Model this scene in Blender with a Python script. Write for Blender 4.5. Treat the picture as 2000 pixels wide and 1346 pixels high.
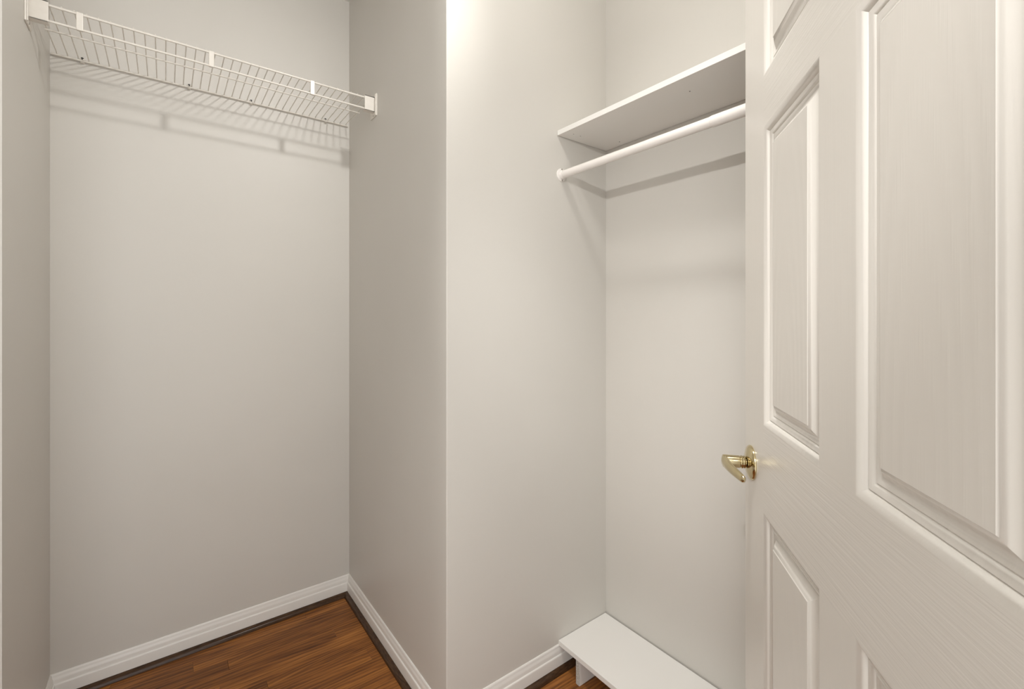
import bpy, bmesh, math, random
from mathutils import Vector, Matrix
random.seed(4)
for o in list(bpy.data.objects): bpy.data.objects.remove(o, do_unlink=True)
SC = bpy.context.scene
COL = SC.collection

# ------------------------------------------------------------------ camera
FPX = 890.4
cam = bpy.data.cameras.new('camera'); cam_o = bpy.data.objects.new('camera', cam); COL.objects.link(cam_o)
cam.sensor_width = 36; cam.lens = FPX*36/2000; cam.shift_y = -58.4/2000; cam.clip_start = .01
cam_o.location = (0, 0, 1.27); cam_o.rotation_euler = (math.radians(90), 0, -math.radians(37.25))
SC.camera = cam_o
# ------------------------------------------------------------------ world, lights, exposure
W = bpy.data.worlds.new('world'); SC.world = W; W.use_nodes = True
W.node_tree.nodes['Background'].inputs[0].default_value = (1.0, 1.0, .995, 1)
W.node_tree.nodes['Background'].inputs[1].default_value = 2.02
def lamp(name, kind, loc, power, color=(1, .985, .955), **kw):
    d = bpy.data.lights.new(name, kind); d.energy = power; d.color = color
    for k, v in kw.items(): setattr(d, k, v)
    o = bpy.data.objects.new(name, d); COL.objects.link(o); o.location = loc
    return o
lamp('ceiling_bulb', 'POINT', (.60, .545, 2.63), 9.9, shadow_soft_size=.050)
fl = lamp('hand_held_flash', 'SPOT', (-.55, -.10, 2.02), 50, color=(1, .99, .97), shadow_soft_size=.02, spot_size=math.radians(50), spot_blend=.75)
sp = lamp('fill_spot_alcove', 'SPOT', (.60, .545, 2.60), 27, color=(1, .99, .965), shadow_soft_size=.038, spot_size=math.radians(77), spot_blend=1)  # added fill at the bulb position, brightens left alcove and its shelf shadows
sp.rotation_euler = (Vector((.07, 2.0, 1.78))-sp.location).to_track_quat('-Z', 'Y').to_euler()
s2 = lamp('fill_spot_bench', 'SPOT', (.60, .545, 2.60), 45, color=(1, .99, .97), shadow_soft_size=.06, spot_size=math.radians(56), spot_blend=1)  # added fill aimed down, lifts the low shelf and lower right walls
s2.rotation_euler = (Vector((1.05, .85, 0))-s2.location).to_track_quat('-Z', 'Y').to_euler()
s3 = lamp('fill_spot_soft', 'SPOT', (-.65, -.30, 1.90), 34, color=(1, .99, .97), shadow_soft_size=.25, spot_size=math.radians(70), spot_blend=1)  # invented soft fill out of view, brightens the lower right side
s3.rotation_euler = (Vector((1.38, .70, 0))-s3.location).to_track_quat('-Z', 'Y').to_euler()
fl.rotation_euler = (Vector((1.38, .80, 1.38))-fl.location).to_track_quat('-Z', 'Y').to_euler()
vs = SC.view_settings
vs.view_transform = 'Standard'; vs.look = 'None'; vs.gamma = 1; vs.use_curve_mapping = False; vs.exposure = 0.0

# ------------------------------------------------------------------ materials
def mat(name, col, rough=.5, metal=0, spec=.5):
    m = bpy.data.materials.new(name); m.use_nodes = True
    b = m.node_tree.nodes['Principled BSDF']
    b.inputs['Base Color'].default_value = (*col, 1); b.inputs['Roughness'].default_value = rough
    b.inputs['Metallic'].default_value = metal; b.inputs['Specular IOR Level'].default_value = spec
    return m
def N(m, t, **kw):
    n = m.node_tree.nodes.new(t)
    for k, v in kw.items():
        if isinstance(k, str) and hasattr(n, k): setattr(n, k, v)
    return n
def L(m, a, b): m.node_tree.links.new(a, b)
def bsdf(m): return m.node_tree.nodes['Principled BSDF']
def bump(m, height, strength, dist):
    b = N(m, 'ShaderNodeBump'); b.inputs['Strength'].default_value = strength; b.inputs['Distance'].default_value = dist
    L(m, height, b.inputs['Height']); L(m, b.outputs[0], bsdf(m).inputs['Normal']); return b
def coords(m, scale=(1, 1, 1), src='Object', rot=(0, 0, 0)):
    t = N(m, 'ShaderNodeTexCoord'); mp = N(m, 'ShaderNodeMapping')
    mp.inputs['Scale'].default_value = scale; mp.inputs['Rotation'].default_value = rot
    L(m, t.outputs[src], mp.inputs[0]); return mp.outputs[0]
def noise(m, vec, scale, detail=3, rough=.5, dist=0):
    n = N(m, 'ShaderNodeTexNoise'); n.inputs['Scale'].default_value = scale; n.inputs['Detail'].default_value = detail
    n.inputs['Roughness'].default_value = rough; n.inputs['Distortion'].default_value = dist
    L(m, vec, n.inputs['Vector']); return n.outputs['Fac']
def ramp(m, fac, stops):
    r = N(m, 'ShaderNodeValToRGB'); e = r.color_ramp.elements
    while len(e) < len(stops): e.new(.5)
    for el, (p, c) in zip(e, stops): el.position = p; el.color = (*c, 1)
    L(m, fac, r.inputs[0]); return r.outputs[0]

m_wall = mat('wall_paint', (.665, .630, .575), .42, spec=.35)
v = coords(m_wall)
bump(m_wall, noise(m_wall, v, 420, 3), .10, .0006)
c = ramp(m_wall, noise(m_wall, v, 2.2, 4), [(.3, (.650, .624, .578)), (.7, (.670, .644, .598))])
L(m_wall, c, bsdf(m_wall).inputs['Base Color'])
m_ceil = mat('ceiling_paint', (.80, .78, .74), .8)
bump(m_ceil, noise(m_ceil, coords(m_ceil), 300), .2, .001)
m_trim = mat('trim_gloss_paint', (.82, .795, .755), .28)
bump(m_trim, noise(m_trim, coords(m_trim, (1, 1, 1)), 120, 3), .12, .0006)
m_white = mat('white_laminate', (.865, .845, .81), .38)
bump(m_white, noise(m_white, coords(m_white), 500), .06, .0003)
m_wire = mat('white_vinyl_coating', (.82, .78, .72), .3)
L(m_wire, ramp(m_wire, noise(m_wire, coords(m_wire), 60), [(.3, (.74, .70, .635)), (.7, (.78, .74, .675))]), bsdf(m_wire).inputs['Base Color'])
m_enamel = mat('white_enamel_tube', (.86, .82, .78), .25)
L(m_enamel, ramp(m_enamel, noise(m_enamel, coords(m_enamel, (8, 1, 8)), 20), [(.3, (.85, .81, .77)), (.7, (.87, .83, .79))]), bsdf(m_enamel).inputs['Base Color'])
m_hole = mat('dark_screw_hole', (.015, .012, .010), .5)
L(m_hole, ramp(m_hole, noise(m_hole, coords(m_hole), 900), [(.3, (.01, .008, .007)), (.8, (.03, .024, .02))]), bsdf(m_hole).inputs['Base Color'])
m_steel = mat('zinc_screw', (.62, .60, .56), .35, 1)
L(m_steel, ramp(m_steel, noise(m_steel, coords(m_steel), 700), [(.3, (.38, .36, .33)), (.8, (.55, .52, .48))]), bsdf(m_steel).inputs['Base Color'])
m_brass = mat('polished_brass', (.66, .56, .35), .13, 1)
L(m_brass, ramp(m_brass, noise(m_brass, coords(m_brass), 30), [(.3, (.60, .51, .31)), (.7, (.67, .58, .37))]), bsdf(m_brass).inputs['Base Color'])
# raw chipboard
m_chip = mat('raw_chipboard', (.45, .43, .39), .8)
vo = N(m_chip, 'ShaderNodeTexVoronoi'); vo.inputs['Scale'].default_value = 420
L(m_chip, coords(m_chip), vo.inputs['Vector'])
L(m_chip, ramp(m_chip, vo.outputs['Distance'], [(.1, (.22, .21, .19)), (.7, (.62, .59, .54))]), bsdf(m_chip).inputs['Base Color'])
bump(m_chip, vo.outputs['Distance'], .6, .0008)
# door paint: embossed grain. Grain axis runs along local X (rails) or Z (stiles, panels)
DOORC = (.715, .683, .632)
def door_mat(name, axis, cathedral=False):
    m = mat(name, DOORC, .26, spec=.5)
    if cathedral:
        t = N(m, 'ShaderNodeTexCoord'); mp = N(m, 'ShaderNodeMapping'); mp.inputs['Scale'].default_value = (13, 3, 1.9); mp.inputs['Location'].default_value = (.15, 0, .5)
        L(m, t.outputs['Object'], mp.inputs[0])
        w = N(m, 'ShaderNodeTexWave'); w.wave_type = 'RINGS'; w.rings_direction = 'Y'
        w.inputs['Scale'].default_value = 1.5; w.inputs['Distortion'].default_value = 3.2
        w.inputs['Detail'].default_value = 3; w.inputs['Detail Scale'].default_value = .8; L(m, mp.outputs[0], w.inputs[0])
        n = noise(m, coords(m, (420, 420, 14)), 1, 2)
        mx = N(m, 'ShaderNodeMath', operation='MULTIPLY'); L(m, w.outputs['Fac'], mx.inputs[0]); L(m, n, mx.inputs[1])
        bump(m, mx.outputs[0], .20, .0009)
    else:
        sc = (9, 300, 330) if axis == 'X' else (330, 300, 9)
        n = noise(m, coords(m, sc), 1, 2, .5, .2)
        n2 = noise(m, coords(m, tuple(k*.35 for k in sc)), 1, 2)
        mx = N(m, 'ShaderNodeMath', operation='ADD'); L(m, n, mx.inputs[0]); L(m, n2, mx.inputs[1])
        bump(m, mx.outputs[0], .50 if axis == 'X' else .16, .0006)
    return m
m_rail = door_mat('door_rail_grain', 'X'); m_stile = door_mat('door_stile_grain', 'Z')
m_panel = door_mat('door_panel_grain', 'Z', True)
# wood floor
m_floor = mat('walnut_laminate', (.2, .1, .04), .40, spec=.22)
oi = N(m_floor, 'ShaderNodeObjectInfo')
tc = N(m_floor, 'ShaderNodeTexCoord')
off = N(m_floor, 'ShaderNodeVectorMath', operation='SCALE'); off.inputs['Scale'].default_value = 7
cmb = N(m_floor, 'ShaderNodeCombineXYZ')
for i in range(3): L(m_floor, oi.outputs['Random'], cmb.inputs[i])
L(m_floor, cmb.outputs[0], off.inputs[0])
def fl_vec(scale):
    mp = N(m_floor, 'ShaderNodeMapping'); mp.inputs['Scale'].default_value = scale
    L(m_floor, tc.outputs['Object'], mp.inputs[0])
    a = N(m_floor, 'ShaderNodeVectorMath', operation='ADD'); L(m_floor, mp.outputs[0], a.inputs[0]); L(m_floor, off.outputs[0], a.inputs[1])
    return a.outputs[0]
f1 = noise(m_floor, fl_vec((2.4, 26, 1)), 1, 5, .62, 1.1)
f2 = noise(m_floor, fl_vec((7, 260, 1)), 1, 3, .6, .3)
ww = N(m_floor, 'ShaderNodeTexWave'); ww.wave_type = 'RINGS'; ww.rings_direction = 'Z'
ww.inputs['Scale'].default_value = 1.2; ww.inputs['Distortion'].default_value = 7; ww.inputs['Detail'].default_value = 4; ww.inputs['Detail Scale'].default_value = 1.1
L(m_floor, fl_vec((1.6, 26, 1)), ww.inputs[0])
a1 = N(m_floor, 'ShaderNodeMath', operation='MULTIPLY'); a1.inputs[1].default_value = .62; L(m_floor, f1, a1.inputs[0])
a2 = N(m_floor, 'ShaderNodeMath', operation='MULTIPLY_ADD'); a2.inputs[1].default_value = .20; L(m_floor, f2, a2.inputs[0]); L(m_floor, a1.outputs[0], a2.inputs[2])
a3 = N(m_floor, 'ShaderNodeMath', operation='MULTIPLY_ADD'); a3.inputs[1].default_value = .12; L(m_floor, ww.outputs['Fac'], a3.inputs[0]); L(m_floor, a2.outputs[0], a3.inputs[2])
a4 = N(m_floor, 'ShaderNodeMath', operation='MULTIPLY_ADD'); a4.inputs[1].default_value = .05; L(m_floor, oi.outputs['Random'], a4.inputs[0]); L(m_floor, a3.outputs[0], a4.inputs[2])
fc = ramp(m_floor, a4.outputs[0], [(.32, (.10, .036, .012)), (.45, (.215, .080, .022)), (.55, (.33, .128, .032)), (.67, (.46, .188, .046))])
L(m_floor, fc, bsdf(m_floor).inputs['Base Color'])
bump(m_floor, f2, .15, .0004)
m_shoe = mat('dark_walnut_stain', (.055, .028, .014), .20, spec=.28)
L(m_shoe, ramp(m_shoe, noise(m_shoe, coords(m_shoe, (10, 10, 120)), 4, 4), [(.3, (.035, .017, .009)), (.7, (.085, .043, .02))]), bsdf(m_shoe).inputs['Base Color'])
m_sub = mat('subfloor', (.10, .07, .05), .9)
m_lens = mat('frosted_lens', (.9, .88, .84), .4)

# ------------------------------------------------------------------ mesh helpers
def link(name, bm, m, parent=None, smooth=False, loc=None):
    me = bpy.data.meshes.new(name); bmesh.ops.recalc_face_normals(bm, faces=bm.faces); bm.to_mesh(me); bm.free()
    if smooth:
        for p in me.polygons: p.use_smooth = True
        me.set_sharp_from_angle(angle=math.radians(40))
    me.materials.append(m)
    o = bpy.data.objects.new(name, me); COL.objects.link(o)
    if parent: o.parent = parent
    if loc: o.location = loc
    return o
def empty(name, loc=(0, 0, 0), rz=0):
    o = bpy.data.objects.new(name, None); COL.objects.link(o); o.location = loc; o.rotation_euler.z = rz
    o.empty_display_size = .05
    return o
def tag(o, label=None, cat=None, group=None, kind=None):
    if label: o['label'] = label
    if cat: o['category'] = cat
    if group: o['group'] = group
    if kind: o['kind'] = kind
    return o
def box_bm(x0, x1, y0, y1, z0, z1, bev=0, seg=2, bm=None):
    b = bmesh.new()
    r = bmesh.ops.create_cube(b, size=1)
    for v_ in b.verts:
        v_.co = Vector(((x0+x1)/2+v_.co.x*(x1-x0), (y0+y1)/2+v_.co.y*(y1-y0), (z0+z1)/2+v_.co.z*(z1-z0)))
    if bev: bmesh.ops.bevel(b, geom=list(b.edges), offset=bev, segments=seg, profile=.5, affect='EDGES')
    if bm is None: return b
    me = bpy.data.meshes.new('t'); b.to_mesh(me); b.free(); bm.from_mesh(me); bpy.data.meshes.remove(me)
    return bm
def sweep(bm, prof, frames, caps=True):
    """prof: closed list of (u,v); frames: list of (origin, U, V)"""
    rings = [[bm.verts.new(o+U*u+V*w) for u, w in prof] for o, U, V in frames]
    n = len(prof)
    for a, b in zip(rings, rings[1:]):
        for i in range(n): bm.faces.new((a[i], a[(i+1) % n], b[(i+1) % n], b[i]))
    if caps: bm.faces.new(rings[0]); bm.faces.new(rings[-1][::-1])
    return bm
def tube(bm, pts, r, seg=10, caps=True):
    pts = [Vector(p) for p in pts]; fr = []
    ref = None
    for i, p in enumerate(pts):
        t = (pts[min(i+1, len(pts)-1)]-pts[max(i-1, 0)]).normalized()
        if ref is None: ref = Vector((0, 0, 1)) if abs(t.z) < .9 else Vector((1, 0, 0))
        U = t.cross(ref).normalized(); V = U.cross(t).normalized()
        fr.append((p, U, V))
    rr = r if isinstance(r, (list, tuple)) else [r]*len(pts)
    rings = [[bm.verts.new(o+U*math.cos(k*2*math.pi/seg)*q+V*math.sin(k*2*math.pi/seg)*q) for k in range(seg)] for (o, U, V), q in zip(fr, rr)]
    for a, b in zip(rings, rings[1:]):
        for i in range(seg): bm.faces.new((a[i], a[(i+1) % seg], b[(i+1) % seg], b[i]))
    if caps: bm.faces.new(rings[0]); bm.faces.new(rings[-1][::-1])
    return bm
def lathe(bm, prof, origin, axis, seg=40):
    """prof: list of (along axis, radius)"""
    axis = Vector(axis).normalized(); ref = Vector((0, 0, 1)) if abs(axis.z) < .9 else Vector((1, 0, 0))
    U = axis.cross(ref).normalized(); V = axis.cross(U).normalized(); O = Vector(origin); rings = []
    for a, r in prof:
        if r < 1e-6: rings.append([bm.verts.new(O+axis*a)])
        else: rings.append([bm.verts.new(O+axis*a+(U*math.cos(2*math.pi*k/seg)+V*math.sin(2*math.pi*k/seg))*r) for k in range(seg)])
    for a, b in zip(rings, rings[1:]):
        for k in range(seg):
            k2 = (k+1) % seg
            if len(a) == 1 and len(b) == 1: continue
            if len(a) == 1: bm.faces.new((a[0], b[k], b[k2]))
            elif len(b) == 1: bm.faces.new((a[k], b[0], a[k2]))
            else: bm.faces.new((a[k], b[k], b[k2], a[k2]))
    return bm

# ------------------------------------------------------------------ room shell
XL, XA, XR = -.302, .670, 1.3814     # left alcove wall, alcove right wall, far right wall
YB, YR = 2.112, 1.205                # alcove back wall, recess back wall
YF, XF, H = -.06, -.90, 2.70         # front wall, far left wall, ceiling
YS = 1.560                           # end of the short left alcove wall
T = .10
def struct(o, label, cat): return tag(o, label, cat, kind='structure')
def prism(pts, z0, z1):
    b = bmesh.new()
    lo = [b.verts.new((x, y, z0)) for x, y in pts]; hi = [b.verts.new((x, y, z1)) for x, y in pts]
    n = len(pts)
    b.faces.new(lo[::-1]); b.faces.new(hi)
    for i in range(n): b.faces.new((lo[i], lo[(i+1) % n], hi[(i+1) % n], hi[i]))
    return b
struct(link('wall_back', box_bm(XL, XA, YB, YB+T, 0, H), m_wall), 'large greige back wall of the left alcove behind the wire shelf', 'wall')
struct(link('wall_alcove_side', box_bm(XA, XA+T, YR+T, YB+T, 0, H), m_wall), 'shaded narrow greige side wall holding the right end of the wire shelf', 'wall')
rr = .004
pts = [(XA+rr-rr*math.cos(a*math.pi/8), YR+rr-rr*math.sin(a*math.pi/8)) for a in range(5)]
struct(link('wall_middle', prism(pts+[(XR, YR), (XR, YR+T), (XA, YR+T)], 0, H), m_wall, smooth=True), 'bright greige wall between the two alcoves, at the left end of the solid shelf', 'wall')
struct(link('wall_right', box_bm(XR, XR+T, YF-T, YR+T, 0, H), m_wall), 'greige wall behind the hanging rod and the open door', 'wall')
struct(link('wall_left', box_bm(XF, XL, YS, YB+T, 0, H), m_wall), 'short greige wall at the far left holding the left end of the wire shelf', 'wall')
struct(link('wall_far_left', box_bm(XF-T, XF, YF-T, YS, 0, H), m_wall), 'side wall of the closet outside the left of the view', 'wall')
DX0, DX1, DH = -.50, .345, 2.05      # doorway
bmf = bmesh.new()
for b_ in ((DX1, XR+T, 0, H),): box_bm(b_[0], b_[1], YF-T, YF, b_[2], b_[3], bm=bmf)
struct(link('wall_front', bmf, m_wall), 'front wall of the closet around the doorway, behind the viewer', 'wall')
struct(link('ceiling', box_bm(XF-T, XR+T, YF-T, YB+T, H, H+.1), m_ceil), 'white ceiling of the closet above the view', 'ceiling')
# floor with planks
floor = struct(link('floor', box_bm(XF-T, XR+T, YF-.1, YB+T, -.06, -.009), m_sub), 'walnut brown wood laminate floor laid in narrow strips', 'floor')
PW = .0640
random.seed(11)
nrow = 0; y1 = 1.970+2*PW; xs0 = XF; x_end = XR
joints = {2: .1815, 5: .2785}
meshes = {}
while y1 > YF-.02:
    y0 = y1-PW; j = joints.get(nrow, None); Lp = .62
    if j is None: j = -.9+((nrow*.37+.21) % 1)*Lp
    xcuts = []; x = j
    while x > xs0: x -= Lp
    x += Lp
    xcuts = [xs0]
    while x < x_end-.01:
        if x-xcuts[-1] > .03: xcuts.append(x)
        x += Lp
    xcuts.append(x_end)
    for a, b in zip(xcuts, xcuts[1:]):
        ya, yb = max(y0, YF), min(y1, YB)
        if yb-ya < .005: continue
        w = b-a; g = .00025
        bm = box_bm(-w/2+g, w/2-g, -(yb-ya)/2+g, (yb-ya)/2-g, -.009, 0)
        top = [e for e in bm.edges if all(v_.co.z > -.001 for v_ in e.verts)]
        bmesh.ops.bevel(bm, geom=top, offset=.0004, segments=1, affect='EDGES')
        link('plank', bm, m_floor, floor, loc=((a+b)/2, (ya+yb)/2, 0))
    y1 = y0; nrow += 1

# baseboards and shoe mouldings -------------------------------------------------
BB = [(0, 0), (.0135, 0), (.0135, .0500), (.0130, .0525), (.0112, .0545), (.0098, .0552), (.0092, .0580), (.0090, .0630), (.0086, .0665), (.0076, .0700), (.0060, .0735), (.0052, .0765), (.0048, .0800), (.0038, .0830), (.0018, .0850), (0, .0850)]
SH = [(0, 0)]+[(.0185*math.cos(a), .0165*math.sin(a)) for a in [math.radians(k) for k in range(0, 91, 15)]]
def run(name, prof, pts, m, label, off=0, cat='baseboard'):
    """sweep a profile along floor points; second tuple item = outward normal at that point (mitred)"""
    fr = [(Vector((x, y, 0))+Vector((nx, ny, 0))*off, Vector((nx, ny, 0)), Vector((0, 0, 1))) for (x, y), (nx, ny) in pts]
    return struct(link(name, sweep(bmesh.new(), prof, fr), m, smooth=True), label, cat)
run('baseboard_left', BB, [((XL, YB), (1, -1)), ((XL, YS), (1, 0))], m_trim, 'white baseboard along the short wall at far left', 0)
run('baseboard_back', BB, [((XL, YB), (1, -1)), ((XA, YB), (-1, -1))], m_trim, 'white moulded baseboard along the large back wall under the wire shelf')
run('baseboard_alcove_side', BB, [((XA, YB), (-1, -1)), ((XA, YR), (-1, -1))], m_trim, 'white baseboard running along the shaded side wall towards the viewer')
run('baseboard_middle', BB, [((XA, YR), (-1, -1)), ((XR, YR), (-1, -1))], m_trim, 'white baseboard under the bright middle wall, ending at the low shelf')
run('baseboard_right', BB, [((XR, YR), (-1, -1)), ((XR, YF), (-1, 0))], m_trim, 'white baseboard on the right wall beneath the low shelf')
o_ = .0133
def shoe(name, pts, label):
    return run(name, [(u+o_, w) for u, w in SH], pts, m_shoe, label, 0, 'shoe moulding')
shoe('trim_1', [((XL, YB), (1, -1)), ((XA, YB), (-1, -1))], 'dark brown quarter-round shoe moulding along the back wall baseboard')
shoe('trim_2', [((XA, YB), (-1, -1)), ((XA, YR), (-1, -1))], 'dark brown shoe moulding along the shaded side wall baseboard')
shoe('trim_3', [((XA, YR), (-1, -1)), ((XR, YR), (-1, -1))], 'dark brown shoe moulding under the middle wall, running behind the low shelf')
shoe('trim_4', [((XL, YB), (1, -1)), ((XL, YS), (1, 0))], 'dark brown shoe moulding along the short left wall')

# door casing (behind the viewer)
bc = bmesh.new()
box_bm(DX1-.012, DX1, YF-T, YF, 0, DH, .002, bm=bc)
struct(link('trim_5', bc, m_trim), 'white door casing around the doorway behind the viewer', 'trim')

# ceiling light (out of frame)
cl = empty('ceiling_light', (.60, .545, H)); tag(cl, 'small round white ceiling lamp above the closet, out of view', 'lamp')
link('canopy', lathe(bmesh.new(), [(0, 0), (0, .075), (-.012, .072), (-.016, .02), (-.016, 0)], (0, 0, 0), (0, 0, 1)), m_trim, cl, True)

# ------------------------------------------------------------------ wire shelf
ws = empty('wire_shelf', (XL, YB, 2.126)); tag(ws, 'white coated ventilated wire shelf hung across the left alcove', 'shelf')
def P(x, y, z): return Vector((x-XL, y-YB, z-2.126))
def rod(name, x0, x1, y, z, r, parent=ws, seg=12): return link(name, tube(bmesh.new(), [P(x0, y, z), P(x1, y, z)], r, seg), m_wire, parent, True)
YL = 1.790
rod('back_rod', -.2985, .6615, 2.1035, 2.1265, .0030)
rod('middle_rod', -.290, .6600, 1.943, 2.1298, .0027)
rod('front_rod', -.275, .645, YL, 2.1305, .0036)
rod('front_rod', -.275, .645, YL, 2.0870, .0034)
wm = None
for k in range(37):
    x = -.285+k*.02603
    if wm is None:
        pr = [P(x, 2.1015, 2.1335)-P(x, YL, 2.1335), ]
        b = tube(bmesh.new(), [(0, 2.106-YL, 2.1320-2.1345), (0, 2.098-YL, 2.1342-2.1345), (0, .01, 0), (0, -.0005, .0014), (0, -.0045, -.0012)], .0017, 6)
        o = link('deck_wire', b, m_wire, ws, True, loc=P(x, YL, 2.1345)); wm = o
    else:
        o = wm.copy(); COL.objects.link(o); o.parent = ws; o.location = P(x, YL, 2.1345)
tabm = None
for x in (-.195, .1206, .4330):
    if tabm is None:
        b = box_bm(-.0075, .0075, -.0048, .0048, 2.0830, 2.1345, .0015)
        for v_ in b.verts: v_.co.z -= 2.126
        tabm = link('lip_clip', b, m_wire, ws, loc=(x-XL, YL-YB, 0))
    else:
        o = tabm.copy(); COL.objects.link(o); o.parent = ws; o.location = (x-XL, YL-YB, 0)
def bracket(x, s):
    b = bmesh.new()   # s = direction away from the wall
    def bx(a, c, y0, y1, z0, z1, bev=.0012):
        xa, xb = sorted((x+s*a, x+s*c)); box_bm(xa-XL, xb-XL, y0-YB, y1-YB, z0-2.126, z1-2.126, bev, bm=b)
    bx(.0, .0045, 1.765, 1.830, 2.062, 2.149)          # wall plate
    bx(.0045, .0075, 1.768, 1.774, 2.064, 2.147, .0008)
    bx(.003, .044, 1.7815, 1.7845, 2.080, 2.1385, .0009)  # front of the cup
    bx(.003, .044, 1.7815, 1.8060, 2.1345, 2.1385, .0009)
    bx(.003, .044, 1.7815, 1.8060, 2.0800, 2.0828, .0009)
    o = link('end_bracket', b, m_wire, ws)
    for z in (2.068, 2.1435):
        link('screw', lathe(bmesh.new(), [(0, .0032), (.0012, .0030), (.0018, .0015), (.0018, 0)], P(x+s*.0045, 1.790 if z > 2.1 else 1.795, z), (s, 0, 0), 14), m_steel, o, True)
    return o
bracket(XL, 1); bracket(XA, -1)
cm = None
for x in (-.2235, .0715, .2765, .5645):
    b = bmesh.new()
    box_bm(-.0055, .0055, -.0045, 0, -.006, .013, .001, bm=b)
    tube(b, [(-.0030, -.0095+.0052*math.sin(a)*1, .0005+.0052*math.cos(a)-.0005) for a in [math.radians(q) for q in range(200, -31, -23)]], .0017, 6)
    tube(b, [(.0030, -.0095+.0052*math.sin(a)*1, .0005+.0052*math.cos(a)-.0005) for a in [math.radians(q) for q in range(200, -31, -23)]], .0017, 6)
    box_bm(-.0045, .0045, -.0155, -.0035, -.0068, -.0050, .0006, bm=b)
    if cm is None:
        cm = link('wall_clip', b, m_wire, ws, loc=P(x, YB, 2.1265)); c = cm
        sm = link('screw', lathe(bmesh.new(), [(0, .0042), (.0010, .0041), (.0014, .0020), (.0014, 0)], (0, -.0043, .0095), (0, -1, 0), 14), m_hole, c, True)  # black disc standing in for the dark empty screw hole
    else:
        b.free(); c = cm.copy(); COL.objects.link(c); c.parent = ws; c.location = P(x, YB, 2.1265)
        s2 = sm.copy(); COL.objects.link(s2); s2.parent = c

# ------------------------------------------------------------------ solid shelf and hanging rod
XS = 1.1200; ZS = 1.9130
sh = tag(link('board_shelf', box_bm(0, XR-.003-XS, -(YR-YF)+.002, -.0012, 0, .0175, .0008), m_white, loc=(XS, YR, ZS)), 'solid white laminate shelf board above the hanging rod', 'shelf')
def hole(x, y, r=.0016):
    return link('screw_hole', lathe(bmesh.new(), [(.0, r), (-.0004, r*.8), (-.0004, 0)], (x-XS, y-YR, 0), (0, 0, 1), 10), m_hole, sh, True)
hole(1.2020, .7350, .0022); hole(1.158, 1.160); hole(1.190, 1.158); hole(1.345, 1.108, .0022)
ck = link('shelf_nail', tube(bmesh.new(), [(1.150-XS, -.014, .0165), (1.150-XS, -.014, .0270), (1.150-XS, -.0015, .0290)], .0014, 8), m_steel, sh, True)
XRD, ZRD = 1.1405, 1.7745
hr = empty('closet_rod', (XRD, YR, ZRD)); tag(hr, 'white telescoping hanging rod under the solid shelf', 'closet rod')
def z_at(y): return (YR-y)*.004
link('rod_tube', lathe(bmesh.new(), [(0, 0), (0, .0138), (.575, .0138), (.575, 0)], (0, -.003, 0), (0, -1, .002)), m_enamel, hr, True)
link('rod_sleeve', lathe(bmesh.new(), [(.0, .0130), (.0, .0146), (.002, .0151), (.005, .0153), (.69, .0154), (.69, 0)], (0, -.5705, .0011), (0, -1, .002)), m_enamel, hr, True)
for y, s in ((0, -1), (-(YR-YF), 1)):
    k = link('rod_socket', lathe(bmesh.new(), [(0, .0235), (.0022, .0235), (.0035, .0222), (.0045, .0162), (.0140, .0158), (.0150, .0150), (.0150, .0141), (.004, .0141), (.004, 0)], (0, y, 0 if s < 0 else .0025), (0, s, 0)), m_enamel, hr, True)
    for dz, dx in ((.0195, -.001), (-.0195, .001)):
        link('screw', lathe(bmesh.new(), [(0, .0030), (.0012, .0028), (.0020, .0012), (.0020, 0)], (dx, y+s*.0033, dz), (0, s, 0), 14), m_steel, k, True)

# ------------------------------------------------------------------ low shelf
XB = 1.1245; ZB0, ZB1 = .0825, .0995
lb = empty('low_shelf', (XB, YR, 0)); tag(lb, 'low white shelf bench standing on the floor against the right wall', 'bench')
link('top_board', box_bm(0, XR-.006-XB, -(YR-.10), -.0015, ZB0, ZB1, .0007), m_white, lb)
for yy in (1.1165, .66, .20):
    lp = link('leg_panel', box_bm(.0015, XR-.016-XB, yy-.0175-YR, yy-YR, .0002, ZB0-.0001, .0004), m_white, lb)
    link('raw_edge', box_bm(.0002, .0014, yy-.0165-YR, yy-.001-YR, .0006, ZB0-.0006), m_chip, lp)

# ------------------------------------------------------------------ door
EX, EY = .96231, .46170
Dv = Vector((.76915, .63907, 0)); ang = math.atan2(-Dv.y, -Dv.x)     # local +X runs from the free edge towards the hinge
DWID, DTOP, DBOT, TH = .813, 2.040, .012, .035
door = empty('door_1', (EX, EY, 0), ang); door.name = 'door_1'
# local frame: x = s along door from free edge, y: +y side?  camera side normal n in local coords
nloc = Matrix.Rotation(-ang, 3, 'Z') @ Vector((-.63907, .76915, 0)); SG = 1 if nloc.y > 0 else -1
tag(door, 'white six-panel interior door standing open on the right, with brass lever', 'door', kind='structure')
C1 = (.1205, .3570); C2 = (.4510, .6875)
RZ = [(.250, .9080), (1.0680, 1.6120), (1.7045, 1.9230)]
def dbox(name, s0, s1, z0, z1, m, par=door):
    ya, yb = sorted((0, -SG*TH))
    return link(name, box_bm(s0, s1, ya, yb, z0, z1), m, par)
dbox('stile', 0, C1[0], DBOT, DTOP, m_stile); dbox('stile', C2[1], DWID, DBOT, DTOP, m_stile)
for z0, z1 in RZ: dbox('mullion', C1[1], C2[0], z0, z1, m_stile)
for z0, z1 in ((DBOT, RZ[0][0]), (RZ[0][1], RZ[1][0]), (RZ[1][1], RZ[2][0]), (RZ[2][1], DTOP)): dbox('rail', C1[0], C2[1], z0, z1, m_rail)
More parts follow.
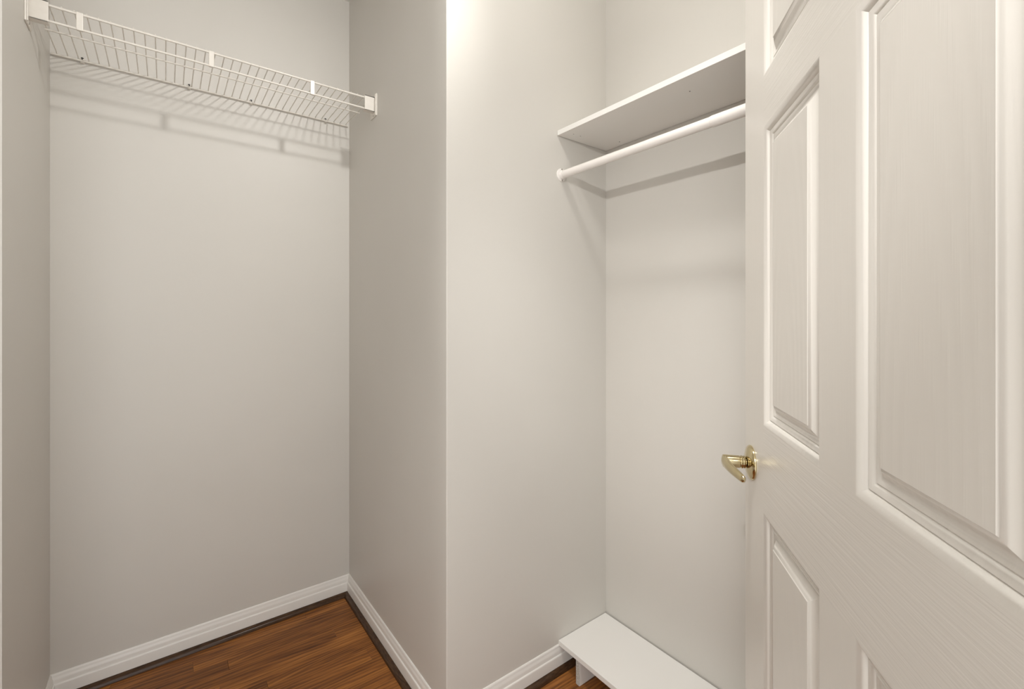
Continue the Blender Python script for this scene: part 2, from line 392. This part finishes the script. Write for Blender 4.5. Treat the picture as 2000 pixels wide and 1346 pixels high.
PROF = [(0, 0), (.0012, .0002), (.0030, .0008), (.0060, .0023), (.0088, .0045), (.0106, .0063), (.0114, .0082), (.0120, .0081), (.0128, .0066), (.0150, .0072), (.0180, .0084), (.0200, .0100), (.0208, .0112), (.0216, .0104), (.0228, .0096), (.0250, .0101), (.0266, .0112), (.0285, .0116), (.0315, .0110), (.0350, .0088), (.0385, .0062), (.0415, .0042), (.0438, .0034), (.0452, .0018)]
for s0, s1 in (C1, C2):
    for z0, z1 in RZ:
        b = bmesh.new(); rings = []
        cx, cz = (s0+s1)/2, (z0+z1)/2
        for face, sgn in ((0, -SG), (1, SG)):
            rg = []
            for t, d in PROF:
                yy = sgn*d if face == 0 else -SG*TH+sgn*d
                rg.append([b.verts.new((x-cx, yy, z-cz)) for x, z in ((s0+t, z0+t), (s1-t, z0+t), (s1-t, z1-t), (s0+t, z1-t))])
            for p_, q_ in zip(rg, rg[1:]):
                for i in range(4): b.faces.new((p_[i], p_[(i+1) % 4], q_[(i+1) % 4], q_[i]))
            b.faces.new(rg[-1])
            rings.append(rg)
        for i in range(4): b.faces.new((rings[0][0][i], rings[0][0][(i+1) % 4], rings[1][0][(i+1) % 4], rings[1][0][i]))
        link('panel', b, m_panel, door, True, loc=(cx, 0, cz))
# brass lever
LS, LZ = .0452, .9760
n_ = Vector((0, SG, 0))
hd = link('door_handle', lathe(bmesh.new(), [(0, .0335), (.0018, .0340), (.0036, .0334), (.0062, .0300), (.0085, .0235), (.0100, .0160), (.0112, .0100), (.0112, 0)], (LS, 0, LZ), n_, 56), m_brass, door, True)
hd['label'] = 'polished brass lever handle on round rosette'
link('neck', lathe(bmesh.new(), [(.008, .0085), (.0118, .0084), (.0122, .0104), (.0130, .0119), (.0144, .0124), (.0156, .0118), (.0160, .0108), (.0168, .0107), (.0173, .0122), (.0186, .0129), (.0200, .0123), (.0205, .0110), (.0214, .0109), (.0226, .0119), (.0240, .0122), (.0510, .0126), (.0530, .0120), (.0536, .0095), (.0536, 0)], (LS, 0, LZ), n_, 40), m_brass, hd, True)
# lever arm: from shank end towards the hinge, curving back to the door
b = bmesh.new(); fr = []
K = 22
for i in range(K+1):
    t = i/K; s = -.012+t*.112
    out = .0525-.0150*t**1.6-.003*(1-t)**3
    z = -.0015*t-.0020*t*t
    hh = (.0125*(1-t)**.8+.0062*t) if t < .93 else .0066
    th = .0062*(1-t)+.0048*t
    e = min(1, math.sqrt(max(0, 1-((t-.0)/.10-1)**2))) if t < .10 else (math.sqrt(max(0.0, 1-((t-.93)/.07)**2)) if t > .93 else 1)
    hh *= max(e, .12); th *= max(e, .25)
    fr.append((s, out, z, hh, th))
rings = []
for s, out, z, hh, th in fr:
    rings.append([b.verts.new(Vector((LS+s, 0, LZ+z))+n_*(out+th*math.cos(a))+Vector((0, 0, hh*math.sin(a)))) for a in [2*math.pi*k/20 for k in range(20)]])
for A_, B_ in zip(rings, rings[1:]):
    for i in range(20): b.faces.new((A_[i], A_[(i+1) % 20], B_[(i+1) % 20], B_[i]))
b.faces.new(rings[0]); b.faces.new(rings[-1][::-1])
link('lever', b, m_brass, hd, True)
